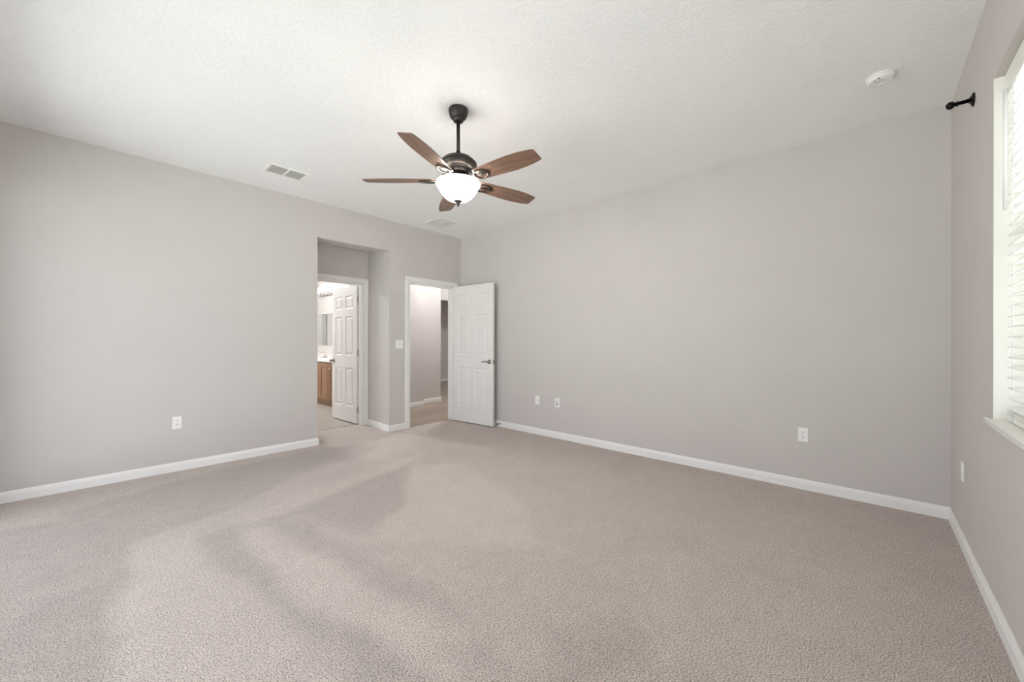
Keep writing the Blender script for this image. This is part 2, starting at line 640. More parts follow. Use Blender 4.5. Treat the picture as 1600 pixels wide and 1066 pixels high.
def casing(name, axis_x0, axis_x1, ztop, yface, out, label, w=0.057, t=0.016):
    """door casing on a wall face y = yface, protruding along out (-1 or +1 in y)"""
    mb = MB()
    y0, y1 = sorted((yface, yface + out * t))
    ym0, ym1 = sorted((yface, yface + out * t * 0.62))
    r = 0.005                                   # reveal
    a, b, zt = axis_x0 - r, axis_x1 + r, ztop + r
    for x0, x1 in ((a - w, a), (b, b + w)):
        inner0, inner1 = (x0 + w * 0.62, x1) if x1 == a else (x0, x1 - w * 0.62)
        outer0, outer1 = (x0, x0 + w * 0.62) if x1 == a else (x1 - w * 0.62, x1)
        mb.box(outer0, y0, 0, outer1, y1, zt + w * 0.38, 0.002)
        mb.box(inner0, ym0, 0, inner1, ym1, zt, 0.002)
    mb.box(a - w, y0, zt + w * 0.38, b + w, y1, zt + w, 0.002)
    mb.box(a - w * 0.38, ym0, zt, b + w * 0.38, ym1, zt + w * 0.38, 0.002)
    return tag(mb.build(name, M['trim']), label, 'door casing', kind='structure')


def jamb(name, x0, x1, ztop, y0, y1, stop_y, label):
    mb = MB()
    t = 0.018
    mb.box(x0, y0, 0, x0 + t, y1, ztop)
    mb.box(x1 - t, y0, 0, x1, y1, ztop)
    mb.box(x0 + t, y0, ztop - t, x1 - t, y1, ztop)
    s = 0.011
    mb.box(x0 + t, stop_y, 0, x0 + t + s, stop_y + 0.035, ztop - t - s)
    mb.box(x1 - t - s, stop_y, 0, x1 - t, stop_y + 0.035, ztop - t - s)
    mb.box(x0 + t, stop_y, ztop - t - s, x1 - t, stop_y + 0.035, ztop - t)
    return tag(mb.build(name, M['trim']), label, 'door jamb', kind='structure')


casing('trim_2', EN[0], EN[1], EN[2], YL, -1, 'white casing around the entry doorway')
jamb('trim_3', EN[0], EN[1], EN[2], YL - 0.001, YL + 0.121, YL + 0.045, 'white jamb lining the entry doorway')
casing('trim_4', EN[0], EN[1], EN[2], YL + 0.12, 1, 'white casing on the hallway side of the entry doorway')
casing('trim_5', BD[0], BD[1], BD[2], AY, -1, 'white casing around the bathroom doorway')
jamb('trim_6', BD[0], BD[1], BD[2], AY - 0.001, AY + 0.121, AY + 0.04, 'white jamb lining the bathroom doorway')

# bathroom shell
BX0, BX1, BY1 = 0.80, 3.55, 9.60
solid('floor_bathroom', M['tile'], [(0.70, 5.50, -0.05, 2.85, 6.15, -0.002), (0.70, 6.15, -0.05, BX1 + 0.05, BY1 + 0.9, -0.002)],
      'pale tiled floor inside the bathroom', 'tile floor')
solid('trim_7', M['tile'], [(BD[0], 5.488, -0.02, BD[1], 5.512, 0.004)], 'thin threshold strip under the bathroom door', 'threshold')
solid('wall_bathroom_side', M['wall'], [(2.85, AY, 0, 2.93, 6.20, H), (2.93, 6.20, 0, BX1 + 0.1, 6.28, H)],
      'bathroom side wall hidden behind the open door', 'wall')
solid('wall_bathroom_vanity', M['wall'], [(BX1, 6.28, 0, BX1 + 0.1, BY1 + 0.9, H)], 'bathroom wall behind the mirror', 'wall')
solid('wall_bathroom_left', M['wall'], [(BX0 - 0.1, AY + 0.12, 0, BX0, BY1 + 0.9, H)], 'bathroom wall opposite the mirror', 'wall')
grid_wall('wall_bathroom_end', M['wall'], [BX0, 3.195, 3.315, BX1], [0, 1.86, H], BY1, BY1 + 0.08, {(1, 0)}, 'x',
          'far bathroom wall with a closet opening')
solid('trim_12', mat('grey_mirror_band_paint', srgb(176, 176, 172), 0.5), [(3.197, BY1 + 0.02, 0, 3.313, BY1 + 0.05, 1.855)], 'narrow grey panel added at the far bathroom end to darken the mirror reflection', 'closet door')  # grey panel added to give the bathroom mirror its dark band
solid('wall_bathroom_closet', M['wall'], [(BX0, BY1 + 0.82, 0, BX1, BY1 + 0.9, H)], 'back wall of the closet beyond the bathroom', 'wall')
solid('ceiling_bathroom', M['ceil'], [(BX0 - 0.1, AY, H, BX1 + 0.1, BY1 + 0.9, H + 0.1)], 'bathroom ceiling', 'ceiling')

# hallway shell
solid('floor_hallway', M['plank'], [(2.93, YL + 0.03, -0.05, 9.0, 6.20, -0.002), (3.65, 6.20, -0.05, 9.0, 10.6, -0.002)],
      'greyish wood-look plank floor of the hallway', 'plank floor')
solid('wall_hallway', M['wall'], [(2.94, 6.21, 0, 4.29, 6.45, H)], 'hallway wall facing the entry doorway', 'wall')
solid('wall_hallway_end', M['wall'], [(4.29, 6.45, 0, 4.87, 6.57, H)], 'set-back hallway wall ending at the open room', 'wall')
base_run('baseboard_hallway', (2.94, 6.21), (4.29, 6.21), (0, -1), 'white baseboard on the near hallway wall', 0, -1)
base_run('baseboard_hallway_end', (4.29, 6.45), (4.87, 6.45), (0, -1), 'white baseboard on the set-back hallway wall', 0, -1)
base_run('baseboard_hallway_step', (4.29, 6.21), (4.29, 6.45), (1, 0), 'white baseboard on the hallway wall step', -1, 0)
base_run('baseboard_hallway_door', (3.90, YL + 0.12), (8.9, YL + 0.12), (0, 1), 'white baseboard behind the entry door jamb', 0, 0)
solid('wall_far_room', M['wall'], [(4.6, 9.58, 0, 9.0, 9.70, H)], 'dim wall of the room beyond the hallway', 'wall')
base_run('baseboard_far_room', (4.6, 9.58), (9.0, 9.58), (0, -1), 'white baseboard in the room beyond the hallway', 0, 0)
solid('trim_8', M['trim'], [(4.9, 8.0, 2.27, 9.0, 8.12, H), (4.9, 7.985, 2.27, 9.0, 8.0, 2.36), (4.9, 7.99, 2.36, 9.0, 8.0, 2.38)],
      'white header beam across the room beyond the hallway', 'header')
solid('wall_hallway_far', M['wall'], [(9.0, YL + 0.12, 0, 9.1, 10.6, H)], 'far end wall of the hallway', 'wall')
solid('wall_hallway_near', M['wall'], [(XR + 0.12, YL, 0, 9.0, YL + 0.12, H)], 'hallway wall continuing past the bedroom corner', 'wall')
solid('wall_far_room_side', M['wall'], [(4.6, 6.57, 0, 4.7, 9.58, H)], 'side wall of the room beyond the hallway', 'wall')
solid('ceiling_hallway', M['ceil'], [(2.93, YL + 0.12, H, 9.1, 6.20, H + 0.1), (3.65, 6.20, H, 9.1, 10.6, H + 0.1)],
      'hallway ceiling', 'ceiling')


# ------------------------------------------------------------------ six panel doors
def leaf_mesh(w, h, t):
    """panelled slab: width along +x from the hinge, thickness 0..t along y, z up"""
    mb = MB()
    st, mu = 0.112, 0.098
    pw = (w - 2 * st - mu) / 2
    xs = [0, st, st + pw, st + pw + mu, w - st, w]
    k = h / 2.03
    zs = [0, 0.232 * k, 0.812 * k, 1.000 * k, 1.592 * k, 1.706 * k, 1.905 * k, h]
    for side in (0, 1):
        y = 0 if side == 0 else t
        sg = 1 if side == 0 else -1
        for i in range(5):
            for j in range(7):
                x0, x1, z0, z1 = xs[i], xs[i + 1], zs[j], zs[j + 1]
                if i in (1, 3) and j in (1, 3, 5):
                    rings = []
                    for ins, dep in ((0, 0), (0.010, 0.007), (0.022, 0.008), (0.040, 0.0015)):
                        rings.append([mb.bm.verts.new(p) for p in (
                            (x0 + ins, y + sg * dep, z0 + ins), (x1 - ins, y + sg * dep, z0 + ins),
                            (x1 - ins, y + sg * dep, z1 - ins), (x0 + ins, y + sg * dep, z1 - ins))])
                    for a, b in zip(rings, rings[1:]):
                        for q in range(4):
                            mb._f([a[q], a[(q + 1) % 4], b[(q + 1) % 4], b[q]])
                    mb._f(rings[-1])
                else:
                    mb._f([mb.bm.verts.new(p) for p in ((x0, y, z0), (x1, y, z0), (x1, y, z1), (x0, y, z1))])
    for q in (((0, 0, 0), (0, t, 0), (0, t, h), (0, 0, h)), ((w, 0, 0), (w, 0, h), (w, t, h), (w, t, 0)),
              ((0, 0, h), (0, t, h), (w, t, h), (w, 0, h)), ((0, 0, 0), (w, 0, 0), (w, t, 0), (0, t, 0))):
        mb._f([mb.bm.verts.new(p) for p in q])
    bmesh.ops.remove_doubles(mb.bm, verts=mb.bm.verts, dist=0.00005)
    bmesh.ops.recalc_face_normals(mb.bm, faces=mb.bm.faces)
    return mb


def add_lever(root, w, t, zc, direction=-1, knob=False):
    """lever sets on both faces; the lever points back towards the hinge"""
    xc = w - 0.06
    for face, sg in ((0.0, -1), (t, 1)):
        mb = MB()
        rot = Matrix.Translation((xc, face, zc)) @ Matrix.Rotation(math.pi / 2 * (1 if sg < 0 else -1), 4, 'X')
        mb.lathe([(0, 0), (0.032, 0), (0.032, 0.005), (0.028, 0.010), (0.013, 0.012), (0.011, 0.040), (0, 0.040)], 28, rot)
        if knob:
            mb.lathe([(0.011, 0.030), (0.022, 0.038), (0.028, 0.050), (0.025, 0.062), (0.012, 0.068), (0, 0.069)], 28, rot)
        y = face + sg * 0.045
        hnd = mb.build('door_handle', M['nickel'], root)
        if not knob:
            lv = MB()
            lv.tube([(xc + 0.010, y, zc), (xc - 0.015, y, zc + 0.001), (xc - 0.055, y, zc + 0.004), (xc - 0.095, y + sg * 0.004, zc), (xc - 0.112, y + sg * 0.002, zc - 0.004)],
                    [0.011, 0.0105, 0.0085, 0.008, 0.006], 12)
            lv.build('lever', M['nickel'], hnd)
    lp = MB()
    lp.box(w - 0.001, t / 2 - 0.0125, zc - 0.028, w + 0.0015, t / 2 + 0.0125, zc + 0.028)
    lp.box(w, t / 2 - 0.006, zc - 0.009, w + 0.008, t / 2 + 0.006, zc + 0.009)
    lp.build('latch_plate', M['nickel'], root)


def add_hinges(root, h, yk):
    for z in (0.20, h / 2 + 0.03, h - 0.20):
        mb = MB()
        mb.box(-0.0016, 0.004, z - 0.045, -0.0002, 0.031, z + 0.045)
        mb.tube([(-0.006, yk, z - 0.046), (-0.006, yk, z + 0.046)], 0.0062, 10)
        mb.lathe([(0, -0.004), (0.0075, -0.003), (0.0075, 0), (0, 0)], 12, Matrix.Translation((-0.006, yk, z - 0.046)))
        mb.lathe([(0, 0), (0.0075, 0), (0.0075, 0.003), (0, 0.004)], 12, Matrix.Translation((-0.006, yk, z + 0.046)))
        mb.build('hinge', M['hinge'], root)


# entry door: hinged at the right of its opening, swung back beside the long wall
hx, hy, fx, fy = 3.786, 4.702, 3.853, 3.905        # front face line, hinge end to free end
ang = math.atan2(fy - hy, fx - hx)
LW = math.hypot(fx - hx, fy - hy)
d1 = thing('door_1', 'white six panel entry door standing open by the long wall', 'door', (hx, hy, 0.013), ang, kind='structure')
# local +y is to the left of the hinge->free direction, i.e. towards the long wall
leaf_mesh(LW, 2.03, 0.035).build('door_leaf', M['door'], d1)
add_lever(d1, LW, 0.035, 0.91)
add_hinges(d1, 2.03, 0.040)

# bathroom door: opened into the bathroom
hx2, hy2, fx2, fy2 = 2.640, 5.492, 2.622, 6.292
ang2 = math.atan2(fy2 - hy2, fx2 - hx2)
LW2 = 0.752
d2 = thing('door_2', 'white six panel bathroom door opened inward with three visible hinges', 'door', (hx2 + 0.035, hy2, 0.012), ang2, kind='structure')
leaf_mesh(LW2 + 0.04, 2.005, 0.035).build('door_leaf', M['door'], d2)
add_lever(d2, LW2 + 0.04, 0.035, 0.90, knob=True)
add_hinges(d2, 2.005, -0.002)

# spring doorstop on the long baseboard, touching the entry door
ds = thing('doorstop', 'small metal spring doorstop with dark tip behind the entry door', 'doorstop', (XR - 0.0125, 3.872, 0.045), 0)
mb = MB()
mb.lathe([(0, 0), (0.012, 0), (0.012, 0.004), (0.006, 0.008), (0, 0.008)], 16, Matrix.Rotation(-math.pi / 2, 4, 'Y'))
pts = []
for i in range(0, 15 * 10 + 1):
    a = i / 10 * 2 * math.pi
    pts.append((-0.006 - 0.038 * i / 150, 0.0055 * math.cos(a), 0.0055 * math.sin(a)))
mb.tube(pts, 0.0012, 5)
mb.build('spring', M['nickel'], ds)
mb = MB()
mb.lathe([(0, 0.042), (0.008, 0.042), (0.0095, 0.048), (0.0085, 0.060), (0, 0.061)], 16, Matrix.Rotation(-math.pi / 2, 4, 'Y'))
mb.build('rubber_tip', M['rubber'], ds)

# ------------------------------------------------------------------ window, sill, blind
w1 = thing('window_1', 'white vinyl window behind the lowered blind', 'window', (0, 0, 0), kind='structure')
mb = MB()
yo, yi = YW - 0.195, YW - 0.135        # the frame sits behind the blind
fw = 0.045
a, b, c, d = WIN
mb.box(a, yo, c, a + fw, yi, d)
mb.box(b - fw, yo, c, b, yi, d)
mb.box(a + fw, yo, c, b - fw, yi, c + fw)
mb.box(a + fw, yo, d - fw, b - fw, yi, d)
xm = (a + b) / 2
mb.box(xm - 0.035, yo, c + fw, xm + 0.035, yi, d - fw)
mb.build('window_frame', M['vinyl'], w1)
zm = (c + d) / 2
for x0, x1 in ((a + fw, xm - 0.035), (xm + 0.035, b - fw)):
    mb = MB()
    mb.box(x0, yo + 0.012, zm - 0.02, x1, yi - 0.012, zm + 0.02)
    mb.build('meeting_rail', M['vinyl'], w1)
    for z0, z1 in ((c + fw, zm - 0.02), (zm + 0.02, d - fw)):
        mb = MB()
        ym = (yo + yi) / 2
        mb._f([mb.bm.verts.new(p) for p in ((x0, ym, z0), (x1, ym, z0), (x1, ym, z1), (x0, ym, z1))])
        mb.build('window_pane', M['dim_glass'], w1)
solid('trim_9', M['jamb'], [(a + 0.0002, YW - 0.134, c + 0.0003, a + 0.004, YW - 0.0005, d - 0.0003), (b - 0.004, YW - 0.134, c + 0.0003, b - 0.0002, YW - 0.0005, d - 0.0003)],
      'white painted returns at the sides of the window recess', 'trim')
mb = MB()
mb.box(a - 0.045, YW + 0.0005, c - 0.026, b + 0.042, YW + 0.022, c - 0.0002, 0.004)
mb.box(a + 0.0005, YW - 0.1345, c - 0.0205, b - 0.0005, YW + 0.006, c, 0.0)
tag(mb.build('trim_10', M['sill']), 'white marble window sill under the blind', 'window sill', kind='structure')

bl = thing('window_blind', 'white two inch horizontal blind hanging in the window recess', 'window blind', ((a + b) / 2, YW - 0.062, d - 0.002))
bx0, bx1 = a + 0.014 - (a + b) / 2, b - 0.014 - (a + b) / 2
mb = MB()
mb.box(bx0, -0.026, -0.05, bx1, 0.022, 0.0)
mb.build('headrail', M['slat'], bl)
mb = MB()
mb.box(bx0 - 0.006, 0.024, -0.082, bx1 + 0.006, 0.032, 0.0, 0.002)
mb.build('valance', M['slat'], bl)
mb = MB()
top, bot = -0.085, (c - d) + 0.055
pitch = 0.0445
nsl = int((top - bot) / pitch) + 1
for i in range(nsl):
    z = top - i * pitch
    t = bmesh.new()
    for s in range(7):
        u = s / 6 * 2 - 1
        yy = 0.0245 * u
        zz = 0.0035 * (1 - u * u) - math.tan(math.radians(6)) * yy
        for x in (bx0, bx1):
            t.verts.new((x, yy, z + zz))
    for s in range(7):
        u = s / 6 * 2 - 1
        yy = 0.0245 * u
        zz = 0.0035 * (1 - u * u) - math.tan(math.radians(6)) * yy - 0.0028
        for x in (bx0, bx1):
            t.verts.new((x, yy, z + zz))
    t.verts.ensure_lookup_table()
    V = t.verts
    for s in range(6):
        t.faces.new([V[2 * s], V[2 * s + 1], V[2 * s + 3], V[2 * s + 2]])
        q = 14
        t.faces.new([V[q + 2 * s], V[q + 2 * s + 2], V[q + 2 * s + 3], V[q + 2 * s + 1]])
        t.faces.new([V[2 * s], V[2 * s + 2], V[q + 2 * s + 2], V[q + 2 * s]])
        t.faces.new([V[2 * s + 1], V[q + 2 * s + 1], V[q + 2 * s + 3], V[2 * s + 3]])
    t.faces.new([V[0], V[14], V[15], V[1]])
    t.faces.new([V[12], V[13], V[27], V[26]])
    bmesh.ops.recalc_face_normals(t, faces=t.faces)
    mb.merge(t)
mb.build('slat_curtain', M['slat'], bl)
mb = MB()
for k in range(4):                       # spare slats resting on the bottom rail
    z = (c - d) + 0.026 + k * 0.0052
    mb.box(bx0, -0.0245, z, bx1, 0.0245, z + 0.0032)
mb.build('resting_slats', M['slat'], bl)
mb = MB()
mb.box(bx0, -0.025, (c - d) + 0.004, bx1, 0.025, (c - d) + 0.024, 0.003)
mb.build('bottom_rail', M['slat'], bl)
for k in range(5):
    x = bx1 - 0.10 - k * (bx1 - bx0 - 0.2) / 4
    mb = MB()
    for yy in (-0.0262, 0.0262):
        mb.tube([(x, yy, -0.05), (x, yy, (c - d) + 0.012)], 0.0017, 6)
    mb.build('ladder_cord', M['cord'], bl)
mb = MB()
xw = bx1 - 0.028
mb.tube([(xw, 0.036, -0.075), (xw, 0.036, -0.60)], 0.0065, 8)
mb.tube([(xw, 0.030, -0.05), (xw, 0.036, -0.075)], 0.003, 8)
mb.build('tilt_wand', M['cord'], bl)

# unseen glazed opening, added behind the viewpoint to bring in daylight
w2 = thing('rear_fill_window', 'unseen wide white framed glazing added behind the viewpoint for daylight', 'window', (0, 0, 0), kind='structure')
mb = MB()
y0, y1, z0, z1 = SLD
for (p, q) in ((y0, y0 + 0.05), (y1 - 0.05, y1), ((y0 + y1) / 2 - 0.04, (y0 + y1) / 2 + 0.04)):
    mb.box(XB - 0.11, p, z0, XB - 0.05, q, z1)
mb.box(XB - 0.11, y0 + 0.05, z0, XB - 0.05, y1 - 0.05, z0 + 0.05)
mb.box(XB - 0.11, y0 + 0.05, z1 - 0.05, XB - 0.05, y1 - 0.05, z1)
mb.build('window_frame', M['vinyl'], w2)
for p, q in ((y0 + 0.05, (y0 + y1) / 2 - 0.04), ((y0 + y1) / 2 + 0.04, y1 - 0.05)):
    mb = MB()
    mb._f([mb.bm.verts.new(v) for v in ((XB - 0.08, p, z0 + 0.05), (XB - 0.08, q, z0 + 0.05), (XB - 0.08, q, z1 - 0.05), (XB - 0.08, p, z1 - 0.05))])
    mb.build('window_pane', M['glass'], w2)
solid('ground', M['grass'], [(-25, -25, -0.45, XB - 0.13, 25, -0.35)], 'dull lawn outside the rear glazing', 'lawn')
solid('ground_bounce', M['patio'], [(XB - 0.13, -25, -0.45, 25, YW - 0.21, -0.35)], 'unseen sunlit grey patio added outside the blind-covered window to bounce light', 'patio')  # unseen patio added to bounce sunlight up to the ceiling

solid('trim_11', M['trim'], [(XB - 0.2, YW - 0.95, H - 0.02, XR + 0.6, YW - 0.201, H + 0.12)], 'unseen roof soffit added outside to cut sky light at the blind-covered window', 'soffit')  # unseen overhang added to block sky light above the window

# ------------------------------------------------------------------ ceiling fan with light
FX, FY = 1.756, 2.128
fan = thing('ceiling_fan', 'five blade walnut and bronze ceiling fan with a lit glass bowl', 'ceiling fan', (FX, FY, H))
Z = lambda z: z - H
mb = MB()
mb.lathe([(0, 0), (0.066, 0), (0.069, Z(2.826)), (0.067, Z(2.812)), (0.0655, Z(2.808)), (0.0655, Z(2.802)), (0.056, Z(2.780)), (0.040, Z(2.764)), (0.034, Z(2.760)), (0.034, Z(2.752)), (0.022, Z(2.747)), (0, Z(2.747))], 48)
mb.build('canopy', M['bronze'], fan)
mb = MB()
mb.tube([(0, 0, Z(2.755)), (0, 0, Z(2.520))], 0.0125, 20)
mb.lathe([(0, Z(2.541)), (0.0165, Z(2.539)), (0.019, Z(2.530)), (0.024, Z(2.517)), (0.028, Z(2.500)), (0, Z(2.500))], 32)
mb.build('downrod', M['bronze'], fan)
mb = MB()
mb.lathe([(0, Z(2.508)), (0.040, Z(2.506)), (0.074, Z(2.499)), (0.101, Z(2.486)), (0.119, Z(2.468)), (0.125, Z(2.461)), (0.130, Z(2.456)),
          (0.132, Z(2.446)), (0.128, Z(2.434)), (0.116, Z(2.420)), (0.104, Z(2.411)), (0.098, Z(2.409)), (0.095, Z(2.403)), (0.095, Z(2.384)),
          (0.090, Z(2.378)), (0.055, Z(2.374)), (0, Z(2.374))], 64)
mb.build('motor_housing', M['bronze'], fan)
for k in range(5):                       # cooling slots round the lower flange
    a_ = math.radians(-11.7 + 36 + 72 * k)
    mb = MB()
    mb.box(0.094, -0.012, Z(2.390), 0.0962, 0.012, Z(2.396))
    o = mb.build('cooling_slot', M['slot'], fan, rotz=a_)
mb = MB()
mb.lathe([(0, Z(2.374)), (0.034, Z(2.374)), (0.036, Z(2.368)), (0.034, Z(2.345)), (0.060, Z(2.340)), (0.100, Z(2.335)), (0.130, Z(2.331)), (0.134, Z(2.326)), (0.132, Z(2.322)), (0, Z(2.320))], 48)
mb.build('light_kit_fitter', M['bronze'], fan)
mb = MB()
outer = [(0.150, 2.322), (0.1535, 2.316), (0.1535, 2.308), (0.147, 2.297), (0.140, 2.286), (0.130, 2.268), (0.116, 2.246), (0.098, 2.224), (0.076, 2.207), (0.050, 2.197), (0.020, 2.193), (0, 2.193)]
inner = [(max(r - 0.005, 0), z + 0.005) for r, z in outer][::-1]
inner[-1] = (0.145, 2.322)
inner[0] = (0, 2.198)
mb.lathe([(r, Z(z)) for r, z in outer], 64)
mb.lathe([(r, Z(z)) for r, z in inner], 64)
mb.lathe([(0.145, Z(2.322)), (0.150, Z(2.322))], 64)
bowl = mb.build('light_bowl', M['bowl'], fan)
mb = MB()
mb.lathe([(0, Z(2.200)), (0.030, Z(2.194)), (0.029, Z(2.190)), (0.018, Z(2.184)), (0.012, Z(2.176)), (0.013, Z(2.172)), (0.0065, Z(2.168)), (0.0085, Z(2.162)), (0.006, Z(2.156)), (0, Z(2.154))], 32)
mb.build('finial', M['bronze'], bowl)

PT = math.tan(math.radians(12.5))
ZB = Z(2.336)


def blade_mesh():
    mb = MB()
    prof = [(0.165, 0.040), (0.172, 0.050), (0.20, 0.055), (0.28, 0.0605), (0.38, 0.0665), (0.46, 0.069), (0.53, 0.067), (0.59, 0.0605), (0.63, 0.0535), (0.650, 0.0485), (0.658, 0.044)]
    t = bmesh.new()
    th = 0.0055
    rows = []
    for r, w in prof:
        row = []
        for s in (-1, -0.5, 0, 0.5, 1):
            y = w * s
            row.append((t.verts.new((r, y, ZB - y * PT + th / 2)), t.verts.new((r, y, ZB - y * PT - th / 2))))
        rows.append(row)
    for A, B in zip(rows, rows[1:]):
        for k in range(4):
            t.faces.new([A[k][0], B[k][0], B[k + 1][0], A[k + 1][0]])
            t.faces.new([A[k][1], A[k + 1][1], B[k + 1][1], B[k][1]])
        t.faces.new([A[0][0], A[0][1], B[0][1], B[0][0]])
        t.faces.new([A[4][0], B[4][0], B[4][1], A[4][1]])
    for R_ in (rows[0], rows[-1]):
        for k in range(4):
            t.faces.new([R_[k][0], R_[k + 1][0], R_[k + 1][1], R_[k][1]])
    bmesh.ops.recalc_face_normals(t, faces=t.faces)
    mb.merge(t)
    return mb


def iron_mesh():
    mb = MB()

    def P(r, y, off=0.0):
        return (r, y, ZB - y * PT - 0.0085 + off)
    # arm from the motor flange down to the blade root
    mb.tube([(0.080, 0, Z(2.381)), (0.105, 0, Z(2.378)), (0.130, 0, Z(2.358)), (0.150, 0, Z(2.338)), P(0.168, 0)], [0.013, 0.012, 0.010, 0.011, 0.012], 10, flat=0.5)
    # open scroll loop under the blade
    loop = []
    for k in range(28):
        a = 2 * math.pi * k / 28
        rr = 0.215 + 0.055 * math.cos(a)
        yy = 0.040 * math.sin(a) * (1 - 0.25 * math.cos(a))
        loop.append(P(rr, yy))
    mb.tube(loop, 0.0075, 8, closed=True, flat=0.6)
    # centre medallion and its bridges
    t = bmesh.new()
    ring = [t.verts.new(P(0.215 + 0.026 * math.cos(2 * math.pi * k / 20), 0.018 * math.sin(2 * math.pi * k / 20), -0.002)) for k in range(20)]
    ring2 = [t.verts.new(P(0.215 + 0.026 * math.cos(2 * math.pi * k / 20), 0.018 * math.sin(2 * math.pi * k / 20), 0.005)) for k in range(20)]
    t.faces.new(ring)
    t.faces.new(ring2[::-1])
    for k in range(20):
        t.faces.new([ring[k], ring2[k], ring2[(k + 1) % 20], ring[(k + 1) % 20]])
    bmesh.ops.recalc_face_normals(t, faces=t.faces)
    mb.merge(t)
    mb.tube([P(0.165, 0, 0.002), P(0.268, 0, 0.002)], 0.005, 8, flat=0.5)
    for r, y in ((0.215, 0.0), (0.262, 0.0)):
        mb.lathe([(0, -0.004), (0.005, -0.003), (0.006, 0), (0, 0)], 10, Matrix.Translation(P(r, y, -0.001)))
    return mb


b0 = blade_mesh().build('blade', M['walnut'], fan, rotz=-0.204)
iron_mesh().build('blade_iron', M['bronze'], b0)
for k in range(1, 5):
    bb = b0.copy()
    COL.objects.link(bb)
    bb.parent = fan
    bb.rotation_euler = (0, 0, -0.204 + 2 * math.pi / 5 * k)
    for ch in list(b0.children):
        c2 = ch.copy()
        COL.objects.link(c2)
        c2.parent = bb

# ------------------------------------------------------------------ ceiling fittings
# supply register with two louvred banks
vt = thing('air_vent', 'white ceiling supply vent with two grey louvre banks', 'air vent', (1.288, 4.136, H))
L2, W2 = 0.172, 0.120
mb = MB()
fr = 0.026
mb.box(-L2, -W2, -0.007, L2, -W2 + fr, 0, 0.002)
mb.box(-L2, W2 - fr, -0.007, L2, W2, 0, 0.002)
mb.box(-L2, -W2 + fr, -0.007, -L2 + fr, W2 - fr, 0, 0.002)
mb.box(L2 - fr, -W2 + fr, -0.007, L2, W2 - fr, 0, 0.002)
mb.box(-0.008, -W2 + fr, -0.008, 0.008, W2 - fr, 0)
mb.build('vent_frame', M['vent'], vt)
for s in (-1, 1):
    mb = MB()
    x0, x1 = (-L2 + fr, -0.008) if s < 0 else (0.008, L2 - fr)
    n = 7
    for k in range(n):
        y = -W2 + fr + (k + 0.5) * (2 * W2 - 2 * fr) / n
        t = bmesh.new()
        a_ = [t.verts.new(p) for p in ((x0, y - 0.007, -0.0015), (x1, y - 0.007, -0.0015), (x1, y + 0.007, -0.0062), (x0, y + 0.007, -0.0062))]
        b_ = [t.verts.new(p) for p in ((x0, y - 0.007, -0.0005), (x1, y - 0.007, -0.0005), (x1, y + 0.007, -0.0052), (x0, y + 0.007, -0.0052))]
        t.faces.new(a_)
        t.faces.new(b_[::-1])
        for q in range(4):
            t.faces.new([a_[q], b_[q], b_[(q + 1) % 4], a_[(q + 1) % 4]])
        bmesh.ops.recalc_face_normals(t, faces=t.faces)
        mb.merge(t)
    mb.build('louver_bank', M['vent_grey'], vt)
mb = MB()
mb.box(-L2 + 0.01, -W2 + 0.01, -0.0008, L2 - 0.01, W2 - 0.01, -0.0002)
mb.build('duct_opening', M['duct'], vt)
# flat return grille near the entry door
rg = thing('return_grille', 'flat white ceiling return grille near the entry door', 'air vent', (3.268, 4.309, H))
L2, W2, fr = 0.168, 0.190, 0.022
mb = MB()
mb.box(-L2, -W2, -0.009, L2, -W2 + fr, 0, 0.002)
mb.box(-L2, W2 - fr, -0.009, L2, W2, 0, 0.002)
mb.box(-L2, -W2 + fr, -0.009, -L2 + fr, W2 - fr, 0, 0.002)
mb.box(L2 - fr, -W2 + fr, -0.009, L2, W2 - fr, 0, 0.002)
mb.box(-0.006, -W2 + fr, -0.007, 0.006, W2 - fr, 0)
mb.build('vent_frame', M['vent'], rg)
mb = MB()
n = 26
for k in range(n):
    y = -W2 + fr + (k + 0.5) * (2 * W2 - 2 * fr) / n
    mb.box(-L2 + fr, y - 0.0061, -0.0055, L2 - fr, y + 0.0061, -0.0035)
mb.build('grille_louvers', M['grille_shade'], rg)
mb = MB()
mb.box(-L2 + 0.01, -W2 + 0.01, -0.0012, L2 - 0.01, W2 - 0.01, -0.0002)
mb.build('duct_opening', M['vent'], rg)
# smoke detector
sd = thing('smoke_detector', 'round white smoke detector on the ceiling near the window', 'smoke detector', (3.283, -0.050, H))
mb = MB()
mb.lathe([(0, 0), (0.070, 0), (0.071, -0.003), (0.070, -0.010), (0, -0.010)], 48)
mb.build('mounting_base', M['plastic'], sd)
mb = MB()
mb.lathe([(0, -0.010), (0.064, -0.010), (0.066, -0.013), (0.066, -0.024), (0.062, -0.031), (0.050, -0.036), (0.022, -0.037), (0.020, -0.035), (0, -0.035)], 48)
mb.build('cover', M['plastic'], sd)
mb = MB()
for x_, y_ in ((-0.040, 0.030), (-0.054, 0.012)):
    mb.lathe([(0, -0.0385), (0.0035, -0.038), (0.0035, -0.030), (0, -0.030)], 10, Matrix.Translation((x_, y_, 0.0)))
mb.build('indicator', M['slot'], sd)

